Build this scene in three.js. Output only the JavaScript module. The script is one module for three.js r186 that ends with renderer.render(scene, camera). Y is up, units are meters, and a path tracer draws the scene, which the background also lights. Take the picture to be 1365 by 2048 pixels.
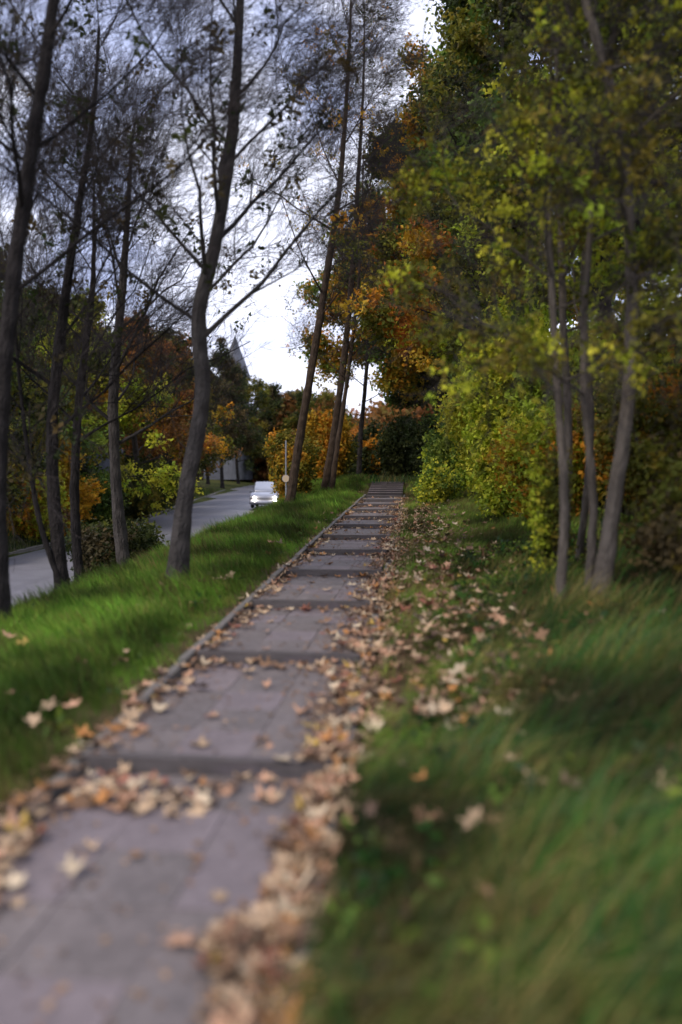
import * as THREE from 'three';
import { mergeGeometries, toCreasedNormals } from 'three/addons/utils/BufferGeometryUtils.js';
import { RoundedBoxGeometry } from 'three/addons/geometries/RoundedBoxGeometry.js';

// ------------------------------------------------------------------ camera, sky, sun, exposure
const scene = new THREE.Scene();
const camera = new THREE.PerspectiveCamera(65.2, 682 / 1024, 0.05, 2500);
camera.position.set(0, 1.65, 0);
camera.rotation.order = 'YXZ';
camera.rotation.set(THREE.MathUtils.degToRad(-2.1), THREE.MathUtils.degToRad(5.27), 0);
camera.focus = 20;                     // the far end of the path is the sharpest place of the photograph
camera.userData.fStop = 0.5;
const renderer = new THREE.WebGLRenderer({ antialias: true });
renderer.toneMapping = THREE.LinearToneMapping;
renderer.toneMappingExposure = 1.8;
renderer.shadowMap.enabled = true;

let seedState = 12345;
const reseed = (s) => { seedState = s | 0; };
const rnd = () => { seedState = (seedState + 0x6d2b79f5) | 0; let t = Math.imul(seedState ^ (seedState >>> 15), 1 | seedState); t = (t + Math.imul(t ^ (t >>> 7), 61 | t)) ^ t; return ((t ^ (t >>> 14)) >>> 0) / 4294967296; };
const R = (a, b) => a + (b - a) * rnd();
const gauss = () => (rnd() + rnd() + rnd() - 1.5) * 1.15;
const pick = (a) => a[Math.floor(rnd() * a.length)];
const V = (x, y, z) => new THREE.Vector3(x, y, z);
const { clamp, lerp, smoothstep } = THREE.MathUtils;

// value noise in 3-D
const h3 = (x, y, z) => { let n = Math.imul(x, 374761393) ^ Math.imul(y, 668265263) ^ Math.imul(z, 2147483647 ^ 0x5bd1e995); n = Math.imul(n ^ (n >>> 13), 1274126177); return ((n ^ (n >>> 16)) >>> 0) / 4294967296; };
function vnoise(x, y, z = 0, wrap = 0) {
  const ix = Math.floor(x), iy = Math.floor(y), iz = Math.floor(z), f = (t) => t * t * (3 - 2 * t), u = f(x - ix), v = f(y - iy), w = f(z - iz);
  const m = (i) => (wrap ? ((i % wrap) + wrap) % wrap : i);
  const g = (a, b, c) => h3(m(ix + a), m(iy + b), iz + c);
  return lerp(lerp(lerp(g(0, 0, 0), g(1, 0, 0), u), lerp(g(0, 1, 0), g(1, 1, 0), u), v), lerp(lerp(g(0, 0, 1), g(1, 0, 1), u), lerp(g(0, 1, 1), g(1, 1, 1), u), v), w);
}
function fbm(x, y, z = 0, oct = 4, wrap = 0) { let s = 0, a = 0.5, t = 0; for (let i = 0; i < oct; i++) { s += a * vnoise(x, y, z + i * 7, wrap); t += a; a *= 0.5; x *= 2; y *= 2; z *= 2; wrap *= 2; } return s / t; }

// broken overcast sky: lilac grey cloud with brighter thin places, all the way round
{
  const W = 1024, H = 512, d = new Float32Array(W * H * 4);
  for (let j = 0; j < H; j++) for (let i = 0; i < W; i++) {
    const el = ((j + 0.5) / H - 0.5) * Math.PI, az = ((i + 0.5) / W - 0.5) * 2 * Math.PI;
    const x = Math.cos(az) * Math.cos(el), y = Math.sin(el), z = Math.sin(az) * Math.cos(el);
    const n = fbm(x * 5.2 + 11, y * 8.5 + 5, z * 5.2 + 3, 5), m = fbm(x * 11 + 1, y * 17 + 9, z * 11 + 31, 4);
    let k = smoothstep(n * 0.65 + m * 0.35, 0.385, 0.57);
    const o = (j * W + i) * 4;
    d[o] = lerp(0.37, 0.80, k); d[o + 1] = lerp(0.42, 0.83, k); d[o + 2] = lerp(0.63, 1.0, k); d[o + 3] = 1;
  }
  const sky = new THREE.DataTexture(d, W, H, THREE.RGBAFormat, THREE.FloatType);
  sky.mapping = THREE.EquirectangularReflectionMapping; sky.magFilter = THREE.LinearFilter; sky.needsUpdate = true;
  scene.background = sky; scene.environment = sky;
}
const sun = new THREE.DirectionalLight(0xfff1e0, 1.5);
sun.name = 'sun'; sun.position.set(-26, 46, 12); sun.castShadow = true; sun.shadow.radius = 30;
sun.shadow.mapSize.set(2048, 2048);
Object.assign(sun.shadow.camera, { left: -45, right: 45, top: 45, bottom: -45, near: 1, far: 160 });
sun.target.position.set(0, 0, -20); scene.add(sun, sun.target);

// ------------------------------------------------------------------ helpers
const used = {};
function numbered(name) { const n = used[name] = (used[name] ?? -1) + 1; return n ? name + '_' + String(n).padStart(3, '0') : name; }
function tag(o, label, category, group, kind) {
  if (label) o.userData.label = label; if (category) o.userData.category = category;
  if (group) o.userData.group = group; if (kind) o.userData.kind = kind; return o;
}
function thing(name, pos, label, category, group, kind) {
  const g = new THREE.Group(); g.name = numbered(name); g.position.set(...pos); scene.add(g);
  return tag(g, label, category, group, kind);
}
function part(name, geometry, material, parent) {
  const m = new THREE.Mesh(geometry, material); m.name = name; m.castShadow = m.receiveShadow = true; parent.add(m);
  return m;
}
function canvasless(n, f, srgb) {                                       // a computed, tiling texture
  const d = new Uint8Array(n * n * 4);
  for (let j = 0; j < n; j++) for (let i = 0; i < n; i++) { const c = f(i / n, j / n), o = (j * n + i) * 4; for (let k = 0; k < 3; k++) d[o + k] = clamp(Math.round((Array.isArray(c) ? c[k] : c) * 255), 0, 255); d[o + 3] = 255; }
  const t = new THREE.DataTexture(d, n, n); t.wrapS = t.wrapT = THREE.RepeatWrapping; t.magFilter = THREE.LinearFilter; t.minFilter = THREE.LinearMipmapLinearFilter; t.generateMipmaps = true;
  if (srgb) t.colorSpace = THREE.SRGBColorSpace; t.needsUpdate = true; return t;
}
const rep = (t, x, y) => { const c = t.clone(); c.repeat.set(x, y); c.needsUpdate = true; return c; };
const grain = canvasless(512, (u, v) => 0.5 + 0.5 * (0.55 * fbm(u * 8, v * 8, 1, 5, 8) + 0.45 * fbm(u * 64, v * 64, 5, 2, 64)));
const barkBump = canvasless(512, (u, v) => { const w = fbm(u * 8, v * 8, 2, 3, 8); return Math.pow(Math.abs(fbm(u * 24 + w * 1.0, v * 6, 3, 4, 0) - 0.5) * 2, 0.6); });
const barkMap = canvasless(512, (u, v) => { const a = fbm(u * 16, v * 4, 4, 4, 0), b = fbm(u * 5, v * 5, 9, 4, 5); const k = 0.62 + 0.5 * (a - 0.5) + 0.5 * (b - 0.5); return [k, k, k]; });
const concrete = canvasless(1024, (u, v) => { const a = fbm(u * 6, v * 6, 21, 5, 6), b = fbm(u * 90, v * 90, 4, 2, 90), c = fbm(u * 22, v * 22, 8, 3, 22); const st = smoothstep(fbm(u * 3, v * 3, 55, 4, 3), 0.5, 0.62), k = 0.80 + 0.42 * (a - 0.5) + 0.34 * (b - 0.5) + 0.3 * (c - 0.5) - 0.10 * st; return [k, k * (0.98 + 0.03 * st), k * (1 - 0.04 * st)]; });
const asphaltMap = canvasless(512, (u, v) => { const k = 0.7 + 0.4 * (fbm(u * 5, v * 5, 21, 4, 5) - 0.5) + 0.4 * (vnoise(u * 200, v * 200, 2, 200) - 0.5); return [k, k, k]; });

const M = {};
const std = (rgb, rough, extra = {}) => new THREE.MeshPhysicalMaterial({ specularIntensity: rough > 0.84 ? 0.25 : 1, color: new THREE.Color().setRGB(...rgb), roughness: rough, side: THREE.DoubleSide, ...extra });
M.barkDark = std([0.042, 0.036, 0.034], 0.9, { map: barkMap, bumpMap: barkBump, bumpScale: 0.03 });
M.barkGrey = std([0.10, 0.088, 0.08], 0.88, { map: barkMap, bumpMap: barkBump, bumpScale: 0.025 });
M.barkBrown = std([0.095, 0.066, 0.046], 0.9, { map: barkMap, bumpMap: barkBump, bumpScale: 0.03 });
M.barkPale = std([0.19, 0.162, 0.135], 0.9, { map: barkMap, bumpMap: barkBump, bumpScale: 0.02 });
M.twig = std([0.05, 0.042, 0.040], 0.9);
M.slabs = [[0.188, 0.157, 0.158], [0.180, 0.152, 0.154], [0.194, 0.162, 0.161], [0.184, 0.155, 0.158]].map((c) => std(c, 0.72, { map: concrete, bumpMap: grain, bumpScale: 0.003 }));
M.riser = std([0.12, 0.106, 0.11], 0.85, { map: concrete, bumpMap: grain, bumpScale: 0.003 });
M.sand = std([0.155, 0.132, 0.132], 0.95, { map: grain });
M.kerb = std([0.20, 0.185, 0.175], 0.85, { map: concrete, bumpMap: grain, bumpScale: 0.004 });
M.road = std([0.25, 0.245, 0.275], 0.36, { map: asphaltMap, bumpMap: grain, bumpScale: 0.002 });
M.ground = std([1, 1, 1], 1, { vertexColors: true, map: rep(grain, 0.7, 0.7), bumpMap: rep(grain, 0.7, 0.7), bumpScale: 0.02 });
const leafMat = (trans = 0.35) => new THREE.MeshPhysicalMaterial({ color: 0xffffff, roughness: 0.8, specularIntensity: 0.25, transmission: trans, thickness: 0, side: THREE.DoubleSide });
M.leaf = leafMat(0.45);
M.grass = leafMat(0.25);
M.litter = new THREE.MeshStandardMaterial({ color: 0xffffff, roughness: 0.8, side: THREE.DoubleSide });

// ------------------------------------------------------------------ lie of the land (Z = metres ahead of the viewer)
const STEP = 2.2, RISE = 0.09, GRADE = RISE / STEP, Z0 = -0.36;        // a riser every 2.2 m: Z = 1.84, 4.04, 6.24 ...
const pathLevel = (Z) => (Z < 29 ? GRADE * Z : 1.19) + 0.47 * smoothstep(Z, 28.9, 32.6);
const roadLevel = (Z) => -1.2 + 0.028 * Math.min(Z, 90) + (Z > 90 ? 0.006 * (Z - 90) : 0);
const roadNear = (Z) => -6.95 - 0.004 * Math.max(0, Z - 60) * Math.max(0, Z - 60) * 0.02;
const roadFar = (Z) => -12.0 - 0.13 * clamp(Z - 30, 0, 60);
function land(x, Z) {
  const p = pathLevel(Z), r = roadLevel(Z), bump = (fbm(x * 0.55 + 40, Z * 0.55 + 40, 3, 3) - 0.5);
  if (x >= -1.95 && x <= 0.3) return p + bump * 0.03;
  if (x > 0.3) return p + 0.15 * (Math.min(x, 1.8) - 0.3) + 0.40 * clamp(x - 1.8, 0, 3.4) + 0.13 * clamp(x - 5.2, 0, 30) + bump * 0.22 * smoothstep(x, 0.3, 2);
  const far = roadFar(Z), near = roadNear(Z);
  if (x > near - 0.01) { const t = smoothstep(x, near + 0.25, -3.8); return lerp(r + 0.12, p - 0.16 * smoothstep(-x, 2.2, 4.0), t) + bump * 0.14 * smoothstep(-x, 1.95, 3); }
  if (x > far) return r - 0.06;
  return r + 0.12 + 0.09 * clamp(far - x, 0, 25) + bump * 0.3;
}

// ------------------------------------------------------------------ ground sheet
{
  const xs = [], zs = [];
  for (let x = -700; x < -60; x += 80) xs.push(x);
  for (let x = -60; x < -14; x += 2) xs.push(x);
  for (let x = -14; x < 8; x += 0.16) xs.push(x);
  for (let x = 8; x < 60; x += 2) xs.push(x);
  for (let x = 60; x <= 700; x += 80) xs.push(x);
  for (let z = -500; z < -20; z += 60) zs.push(z);
  for (let z = -20; z < 0; z += 1) zs.push(z);
  for (let z = 0; z < 45; z += 0.25) zs.push(z);
  for (let z = 45; z < 140; z += 2) zs.push(z);
  for (let z = 140; z <= 1200; z += 80) zs.push(z);
  const pos = [], uv = [], col = [], idx = [];
  for (const Z of zs) for (const x of xs) {
    const Zc = clamp(Z, -20, 160);
    const underPath = x > -1.78 && x < -0.36 && Z > -1 && Z < 33 ? -0.2 : 0;
    pos.push(x, land(x, Zc) + underPath, -Z); uv.push(x, Z);
    const n = fbm(x * 0.9, Z * 0.9, 7, 3), edge = Math.exp(-Math.pow((x + 0.1) / 0.55, 2)) + 0.8 * Math.exp(-Math.pow((x + 1.95) / 0.25, 2));
    const litter = clamp(edge + smoothstep(n, 0.5, 0.75) * (x > 0 ? 0.8 : 0.2), 0, 1);
    const g = [0.050 + n * 0.02, 0.062 + n * 0.02, 0.016], l = [0.105, 0.068, 0.038];
    for (let k = 0; k < 3; k++) col.push(lerp(g[k], l[k], litter));
  }
  const w = xs.length;
  for (let j = 0; j < zs.length - 1; j++) for (let i = 0; i < w - 1; i++) { const a = j * w + i; idx.push(a, a + 1, a + w, a + 1, a + w + 1, a + w); }
  const g = new THREE.BufferGeometry();
  g.setAttribute('position', new THREE.Float32BufferAttribute(pos, 3)); g.setAttribute('uv', new THREE.Float32BufferAttribute(uv, 2)); g.setAttribute('color', new THREE.Float32BufferAttribute(col, 3));
  g.setIndex(idx); g.computeVertexNormals();
  const m = part('ground', g, M.ground, scene); tag(m, 'earth and turf of the bank beside the stepped path', 'ground', null, 'structure');
}
// road sheet, widening to the left far away
{
  const pos = [], uv = [], idx = []; let n = 0;
  const zs = []; for (let Z = -60; Z < 160; Z += 2) zs.push(Z);
  for (const Z of zs) { const Zc = Math.max(Z, -20); const a = roadFar(Z), b = roadNear(Z); for (let i = 0; i <= 6; i++) { const x = lerp(a, b, i / 6), c = Math.sin((i / 6) * Math.PI) * 0.05; pos.push(x, roadLevel(Zc) + c, -Z); uv.push(x * 0.5, Z * 0.5); } n++; }
  for (let j = 0; j < n - 1; j++) for (let i = 0; i < 6; i++) { const a = j * 7 + i; idx.push(a, a + 1, a + 7, a + 1, a + 8, a + 7); }
  const g = new THREE.BufferGeometry(); g.setAttribute('position', new THREE.Float32BufferAttribute(pos, 3)); g.setAttribute('uv', new THREE.Float32BufferAttribute(uv, 2)); g.setIndex(idx); g.computeVertexNormals();
  const road = part('road', g, M.road, scene); tag(road, 'grey damp road below the grass bank on the left', 'road', null, 'structure');
  const kerbs = thing('road_kerb', [0, 0, 0], 'grey kerb along both sides of the lower road', 'kerb', null, 'structure');
  const box = new RoundedBoxGeometry(0.16, 0.26, 1.98, 1, 0.02);
  for (let Z = 4; Z < 76; Z += 2) for (const s of [0, 1]) {
    const x = s ? roadNear(Z) + 0.09 : roadFar(Z) - 0.09, k = part('kerb_stone', box, M.kerb, kerbs);
    k.position.set(x, roadLevel(Z) + 0.0, -Z); k.rotation.x = 0.028; if (!s && Z > 30) k.rotation.y = 0.13;
  }
}

// ------------------------------------------------------------------ stepped path: slabs, risers, edging
const PL = -1.71, PR = -0.45;
const treads = [];
{
  const path = thing('path', [0, 0, 0], 'grey slab path climbing in long shallow steps between grass banks', 'path', null, 'structure');
  reseed(77);
  const slabGeo = {};
  const slab = (w, l) => { const k = w.toFixed(3) + '_' + l.toFixed(3); if (!slabGeo[k]) { const list = []; for (let v = 0; v < 3; v++) { const g = new RoundedBoxGeometry(w - 0.004, 0.07, l - 0.004, 1, 0.003), p = g.attributes.position, uv = []; const ou = rnd(), ov = rnd(); for (let i = 0; i < p.count; i++) uv.push(p.getX(i) * 0.55 + ou, (p.getZ(i) + p.getY(i)) * 0.55 + ov); g.setAttribute('uv', new THREE.Float32BufferAttribute(uv, 2)); list.push(g); } slabGeo[k] = list; } return pick(slabGeo[k]); };
  for (let i = 0; i < 14; i++) {
    const za = Z0 + i * STEP, zb = Math.min(za + STEP, 29.0); if (zb - za < 0.4) break;
    const y = (i + 0.5) * RISE + Z0 * GRADE - 0.0; treads.push([za, zb, y]);
    const rows = i < 7 ? 5 : 1, cols = i < 7 ? 3 : 1, W = PR - PL, l = (zb - za - 0.065) / rows, w = W / cols;
    for (let r = 0; r < rows; r++) for (let c = 0; c < cols; c++) {
      const m = part('slab', slab(w, l), pick(M.slabs), path);
      m.position.set(PL + w * (c + 0.5), y - 0.035 + R(-0.003, 0.003), -(za + 0.065 + l * (r + 0.5)));
      m.rotation.set(R(-0.004, 0.004), R(-0.003, 0.003), R(-0.004, 0.004));
    }
    const bed = part('joint_sand', new THREE.BoxGeometry(W - 0.01, 0.05, zb - za - 0.075), M.sand, path); bed.position.set((PL + PR) / 2, y - 0.029, -(za + 0.067 + (zb - za - 0.075) / 2));
    // edge stone carrying the riser
    const e = part('step_edge', new RoundedBoxGeometry(W + 0.06, 0.2, 0.062, 2, 0.012), M.riser, path);
    e.position.set((PL + PR) / 2, y - 0.096, -(za + 0.031)); e.rotation.y = R(-0.008, 0.008);
  }
  // flight of five steeper steps at the far end
  for (let s = 0; s < 6; s++) {
    const y = 1.19 + 0.03 + 0.078 * (s + 1), z = 29.0 + 0.6 * s;
    for (let c = 0; c < 2; c++) { const m = part('slab', slab((PR - PL) / 2, 0.6), pick(M.slabs), path); m.scale.y = 0.45; m.position.set(PL + (PR - PL) * (0.25 + 0.5 * c), y - 0.016 + R(-0.004, 0.004), -(z + 0.3)); m.rotation.y = R(-0.01, 0.01); }
    const e = part('step_edge', new RoundedBoxGeometry(PR - PL + 0.02, 0.1, 0.05, 1, 0.008), M.riser, path); e.position.set((PL + PR) / 2, y - 0.082, -(z + 0.06));
  }
  for (let Z = 32.6; Z < 44; Z += 2) { const m = part('slab', slab(PR - PL, 2), pick(M.slabs), path); m.position.set((PL + PR) / 2, 1.66 + 0.02 - 0.035, -(Z + 1)); }
  // edging stones
  const kg = [0, 1, 2].map(() => { const g = new RoundedBoxGeometry(0.075, 0.26, 0.985, 1, 0.014); return g; });
  for (let Z = 0.5; Z < 29; Z += 1) for (const s of [0, 1]) {
    const m = part('edging_stone', pick(kg), M.kerb, path);
    m.position.set(s ? PR + 0.075 : PL - 0.075, pathLevel(Z) - 0.075 + R(-0.012, 0.012) - (s ? 0.035 : 0.05 * (1 - smoothstep(Z, 4, 8))), -(Z));
    m.rotation.set(GRADE, R(-0.012, 0.012), R(-0.04, 0.04));
  }
}
function walk(x, Z) {                                                  // what a leaf lies on
  if (x > PL && x < PR && Z < 29) for (const [a, b, y] of treads) if (Z >= a && Z < b) return y;
  return land(x, Z);
}

// ------------------------------------------------------------------ tube, leaf and twig shapes
function tubeInto(out, pts, radial) {                                  // pts: [Vector3, radius]
  const n = pts.length, base = out.pos.length / 3; let len = 0;
  const t0 = pts[1][0].clone().sub(pts[0][0]).normalize(), up = Math.abs(t0.y) > 0.9 ? V(1, 0, 0) : V(0, 1, 0);
  let side = up.clone().cross(t0).normalize();
  for (let i = 0; i < n; i++) {
    const [p, r] = pts[i], t = (i < n - 1 ? pts[i + 1][0].clone().sub(p) : p.clone().sub(pts[i - 1][0])).normalize();
    side.sub(t.clone().multiplyScalar(side.dot(t))).normalize(); const bi = t.clone().cross(side);
    if (i) len += p.distanceTo(pts[i - 1][0]);
    for (let k = 0; k <= radial; k++) {
      const a = (k / radial) * Math.PI * 2, c = Math.cos(a), s = Math.sin(a), nx = side.x * c + bi.x * s, ny = side.y * c + bi.y * s, nz = side.z * c + bi.z * s;
      out.pos.push(p.x + nx * r, p.y + ny * r, p.z + nz * r); out.nor.push(nx, ny, nz); out.uv.push((k / radial) * Math.max(1, Math.round(pts[0][1] * 12)) * 0.5, len * 1.3);
    }
  }
  const w = radial + 1;
  for (let i = 0; i < n - 1; i++) for (let k = 0; k < radial; k++) { const a = base + i * w + k; out.idx.push(a, a + 1, a + w, a + 1, a + w + 1, a + w); }
}
const newOut = () => ({ pos: [], nor: [], uv: [], idx: [] });
function toGeo(o) { const g = new THREE.BufferGeometry(); g.setAttribute('position', new THREE.Float32BufferAttribute(o.pos, 3)); g.setAttribute('normal', new THREE.Float32BufferAttribute(o.nor, 3)); g.setAttribute('uv', new THREE.Float32BufferAttribute(o.uv, 2)); g.setIndex(o.idx); return g; }

function leafTris(list, c, dir, nrm, len, wid, bend) {                 // a pointed leaf folded along its midrib: 4 triangles
  const s = dir.clone().cross(nrm).normalize(), e = (a, b, h) => c.clone().addScaledVector(dir, a * len).addScaledVector(s, b * wid).addScaledVector(nrm, h * len);
  const p0 = e(0, 0, 0), m = e(0.5, 0, 0.06 + bend), l = e(0.42, 0.5, 0.16 + bend), r = e(0.42, -0.5, 0.16 + bend), t = e(1, 0, -bend);
  for (const tri of [[p0, r, m], [p0, m, l], [l, m, t], [m, r, t]]) for (const q of tri) list.push(q.x, q.y, q.z);
}
function soup(list) { const g = new THREE.BufferGeometry(); g.setAttribute('position', new THREE.Float32BufferAttribute(list, 3)); g.computeVertexNormals(); return g; }
const rdir = () => { const z = R(-1, 1), a = R(0, 6.2832), q = Math.sqrt(1 - z * z); return V(q * Math.cos(a), z, q * Math.sin(a)); };
reseed(5);
const leafClump = [0, 1, 2].map(() => { const l = []; for (let i = 0; i < 9; i++) { const c = rdir().multiplyScalar(R(0.02, 0.17)); const d = rdir(); d.y -= 0.4; d.normalize(); const n = rdir(); n.y += 1; n.normalize(); leafTris(l, c, d, n, R(0.075, 0.12), R(0.05, 0.075), R(-0.08, 0.12)); } return soup(l); });
const spray = [0, 1, 2, 3].map(() => {                                  // a spray of fine twigs, 1 m long along +y
  const o = newOut(); const main = [], c = R(-0.18, 0.18), d = R(-0.18, 0.18);
  for (let i = 0; i <= 4; i++) { const t = i / 4; main.push([V(c * t * t + R(-0.01, 0.01), t, d * t * t), 0.0055 * (1 - 0.75 * t)]); }
  tubeInto(o, main, 3);
  for (let i = 0; i < 13; i++) {
    const t = R(0.12, 0.97), p = V(c * t * t, t, d * t * t), a = R(0, 6.28), L = R(0.2, 0.45) * (1.15 - 0.6 * t), q = V(Math.cos(a) * 0.75, R(0.5, 1), Math.sin(a) * 0.75).normalize();
    const b = p.clone().addScaledVector(q, L * 0.5).add(V(R(-0.02, 0.02), R(0, 0.03), R(-0.02, 0.02))), e = p.clone().addScaledVector(q, L).add(V(0, R(-0.02, 0.06), 0));
    tubeInto(o, [[p, 0.003], [b, 0.0024], [e, 0.001]], 3);
    for (let k = 0; k < 2; k++) { const f = p.clone().lerp(e, R(0.3, 0.9)), r = q.clone().add(rdir().multiplyScalar(0.8)).normalize(); tubeInto(o, [[f, 0.0018], [f.clone().addScaledVector(r, L * R(0.3, 0.5)), 0.0008]], 3); }
  }
  return toGeo(o);
});
function instanced(name, geo, mat, list, parent, stuff = true) {        // list of [Matrix4, Color|null]
  const m = new THREE.InstancedMesh(geo, mat, list.length); m.name = name; m.castShadow = m.receiveShadow = true;
  list.forEach(([x, c], i) => { m.setMatrixAt(i, x); if (c) m.setColorAt(i, c); });
  if (stuff) m.userData.kind = 'stuff'; parent.add(m); return m;
}
const YUP = V(0, 1, 0);
function mat4(p, dir, roll, s) { const q = new THREE.Quaternion().setFromUnitVectors(YUP, dir), q2 = new THREE.Quaternion().setFromAxisAngle(YUP, roll); return new THREE.Matrix4().compose(p, q.multiply(q2), Array.isArray(s) ? V(...s) : V(s, s, s)); }
const rgb = (c, k = 1) => new THREE.Color().setRGB(clamp(c[0] * k, 0, 1), clamp(c[1] * k, 0, 1), clamp(c[2] * k, 0, 1));

// real leaf colours
const C = {
  green: [[0.103, 0.177, 0.025], [0.145, 0.218, 0.029], [0.083, 0.145, 0.025], [0.198, 0.248, 0.033]],
  lime: [[0.386, 0.451, 0.032], [0.483, 0.498, 0.035], [0.306, 0.402, 0.035], [0.548, 0.515, 0.048]],
  dark: [[0.032, 0.048, 0.012], [0.042, 0.058, 0.012], [0.058, 0.069, 0.014]],
  gold: [[0.497, 0.279, 0.018], [0.404, 0.265, 0.022], [0.559, 0.248, 0.018], [0.310, 0.248, 0.023]],
  orange: [[0.428, 0.149, 0.017], [0.357, 0.143, 0.019], [0.452, 0.190, 0.019]],
  rust: [[0.286, 0.111, 0.029], [0.338, 0.156, 0.039], [0.234, 0.117, 0.033], [0.156, 0.117, 0.026]],
  olive: [[0.13, 0.135, 0.014], [0.17, 0.155, 0.016], [0.10, 0.115, 0.014], [0.20, 0.155, 0.018]],
  brown: [[0.098, 0.072, 0.029], [0.124, 0.085, 0.029], [0.072, 0.058, 0.023]],
};

// A tree: stems given as [dx, height, dz, radius] from its base; limbs, finer branches, twigs and leaves grow from them.
function tree(name, base, o, label, category, group) {
  reseed(o.seed);
  const root = thing(name, base, label, category, group);
  const tips = [];
  o.stems.forEach((st, si) => {
    const curve = new THREE.CatmullRomCurve3(st.map((p) => V(p[0], p[1], p[2]))), n = 64, pts = [];
    const rad = (t) => { const f = t * (st.length - 1), i = Math.min(Math.floor(f), st.length - 2); return lerp(st[i][3], st[i + 1][3], f - i); };
    for (let i = 0; i <= n; i++) { const t = i / n, p = curve.getPoint(t); p.x += R(-1, 1) * 0.004; p.z += R(-1, 1) * 0.004; pts.push([p, rad(t) * R(0.98, 1.02)]); }
    pts[0][0].y -= 0.25;
    const out = newOut(); tubeInto(out, pts, 20);
    for (let i = 0; i <= n; i++) for (let k = 0; k <= 20; k++) {           // ridged bark, knots, spreading roots
      const v = (i * 21 + k) * 3, a = (k % 20) / 20 * 6.2832, h = pts[i][0].y, r = pts[i][1], c = Math.cos(a), sn = Math.sin(a);
      const ridge = fbm(c * 3 + 20 + o.seed, sn * 3 + 20, h * 1.6, 3) - 0.5, knot = Math.max(0, vnoise(c * 1.3 + 7, sn * 1.3 + o.seed, h * 2.2) - 0.72), root = Math.exp(-Math.max(0, h + 0.05) / 0.16) * (0.55 + 0.45 * Math.sin(a * 5 + o.seed)) * 0.9;
      const d = r * (0.34 * ridge + 0.9 * knot + root); out.pos[v] += out.nor[v] * d; out.pos[v + 1] += out.nor[v + 1] * d; out.pos[v + 2] += out.nor[v + 2] * d;
    }
    const tg = toGeo(out); tg.computeVertexNormals(); part(si ? 'stem' : 'trunk', tg, o.bark, root);
    const nl = o.limbs;
    for (let i = 0; i < nl; i++) {
      const u = (i + R(0.1, 0.9)) / nl, t = lerp(o.t0, 0.99, u), p0 = curve.getPoint(t), r0 = Math.min(rad(t) * R(0.32, 0.5) * (o.fine ?? 1), 0.09);
      const az = i * 2.4 + R(-0.5, 0.5) + si * 1.3, el = lerp(o.el[0], o.el[1], u) + R(-0.15, 0.15), L = o.len * lerp(1, 0.55, u) * R(0.75, 1.2);
      const d = V(Math.cos(az) * Math.cos(el), Math.sin(el), Math.sin(az) * Math.cos(el)); if (o.bias) d.add(V(...o.bias)).normalize();
      const lo = newOut(), lp = [], bend = V(R(-0.3, 0.3), R(0, 0.5) * (o.lift ?? 1) , R(-0.3, 0.3));
      for (let k = 0; k <= 6; k++) { const s = k / 6; lp.push([p0.clone().addScaledVector(d, L * s).addScaledVector(bend, L * s * s * 0.6).add(V(R(-1, 1), R(-1, 1), R(-1, 1)).multiplyScalar(0.035 * L * s)), lerp(r0, 0.008, Math.pow(s, 0.8))]); }
      tubeInto(lo, lp, 7);
      const sub = o.subs ?? 7;
      for (let j = 0; j < sub; j++) {
        const s = R(0.2, 1), k = Math.min(5, Math.floor(s * 6)), f = s * 6 - k, q0 = lp[k][0].clone().lerp(lp[k + 1][0], f), qr = Math.max(0.006, lp[k][1] * 0.5);
        const td = lp[k + 1][0].clone().sub(lp[k][0]).normalize(), qd = td.add(rdir().multiplyScalar(0.85)).add(V(0, 0.15 * (o.lift ?? 1), 0)).normalize(), qL = L * R(0.25, 0.5) * (1.2 - 0.5 * s);
        const mid = q0.clone().addScaledVector(qd, qL * 0.5).add(rdir().multiplyScalar(qL * 0.07)), end = q0.clone().addScaledVector(qd, qL).add(V(0, R(-0.1, 0.15) * qL, 0));
        tubeInto(lo, [[q0, qr], [mid, qr * 0.65], [end, 0.004]], 5);
        tips.push([end, end.clone().sub(mid).normalize(), rnd()], [mid, qd.clone().add(rdir().multiplyScalar(0.6)).normalize(), rnd()]);
        for (let m = 0; m < (o.subsub ?? 2); m++) {
          const a = q0.clone().lerp(end, R(0.3, 0.95)), ad = qd.clone().add(rdir().multiplyScalar(0.9)).normalize(), aL = qL * R(0.3, 0.6), e = a.clone().addScaledVector(ad, aL);
          tubeInto(lo, [[a, qr * 0.45], [a.clone().lerp(e, 0.5).add(rdir().multiplyScalar(aL * 0.06)), qr * 0.3], [e, 0.003]], 4);
          tips.push([e, ad, rnd()]);
        }
      }
      part('limb', toGeo(lo), o.bark, root);
    }
  });
  const [bx, by, bz] = base;
  if (o.twigs) {                                                        // twigs arch round the path as well as outwards
    const lists = spray.map(() => []);
    for (const [p, d] of tips) for (let k = 0; k < Math.floor(o.twigs + rnd()); k++) {
      const px = bx + p.x + 0.3, py = by + p.y - 1.9, tl = Math.hypot(px, py) || 1, sg = rnd() < 0.8 ? 1 : -1;
      const dir = d.clone().multiplyScalar(0.55).add(rdir().multiplyScalar(0.45)).add(V(py / tl, -px / tl, 0).multiplyScalar((o.arch ?? 0.7) * sg)).normalize();
      const at = p.clone().add(rdir().multiplyScalar(R(0, 0.12)));
      pick(lists).push([mat4(at, dir, R(0, 6.28), R(0.45, 1.0) * (o.twigSize ?? 1)), null]);
    }
    lists.forEach((l, i) => { if (l.length) instanced('twigs', spray[i], M.twig, l, root); });
  }
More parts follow.
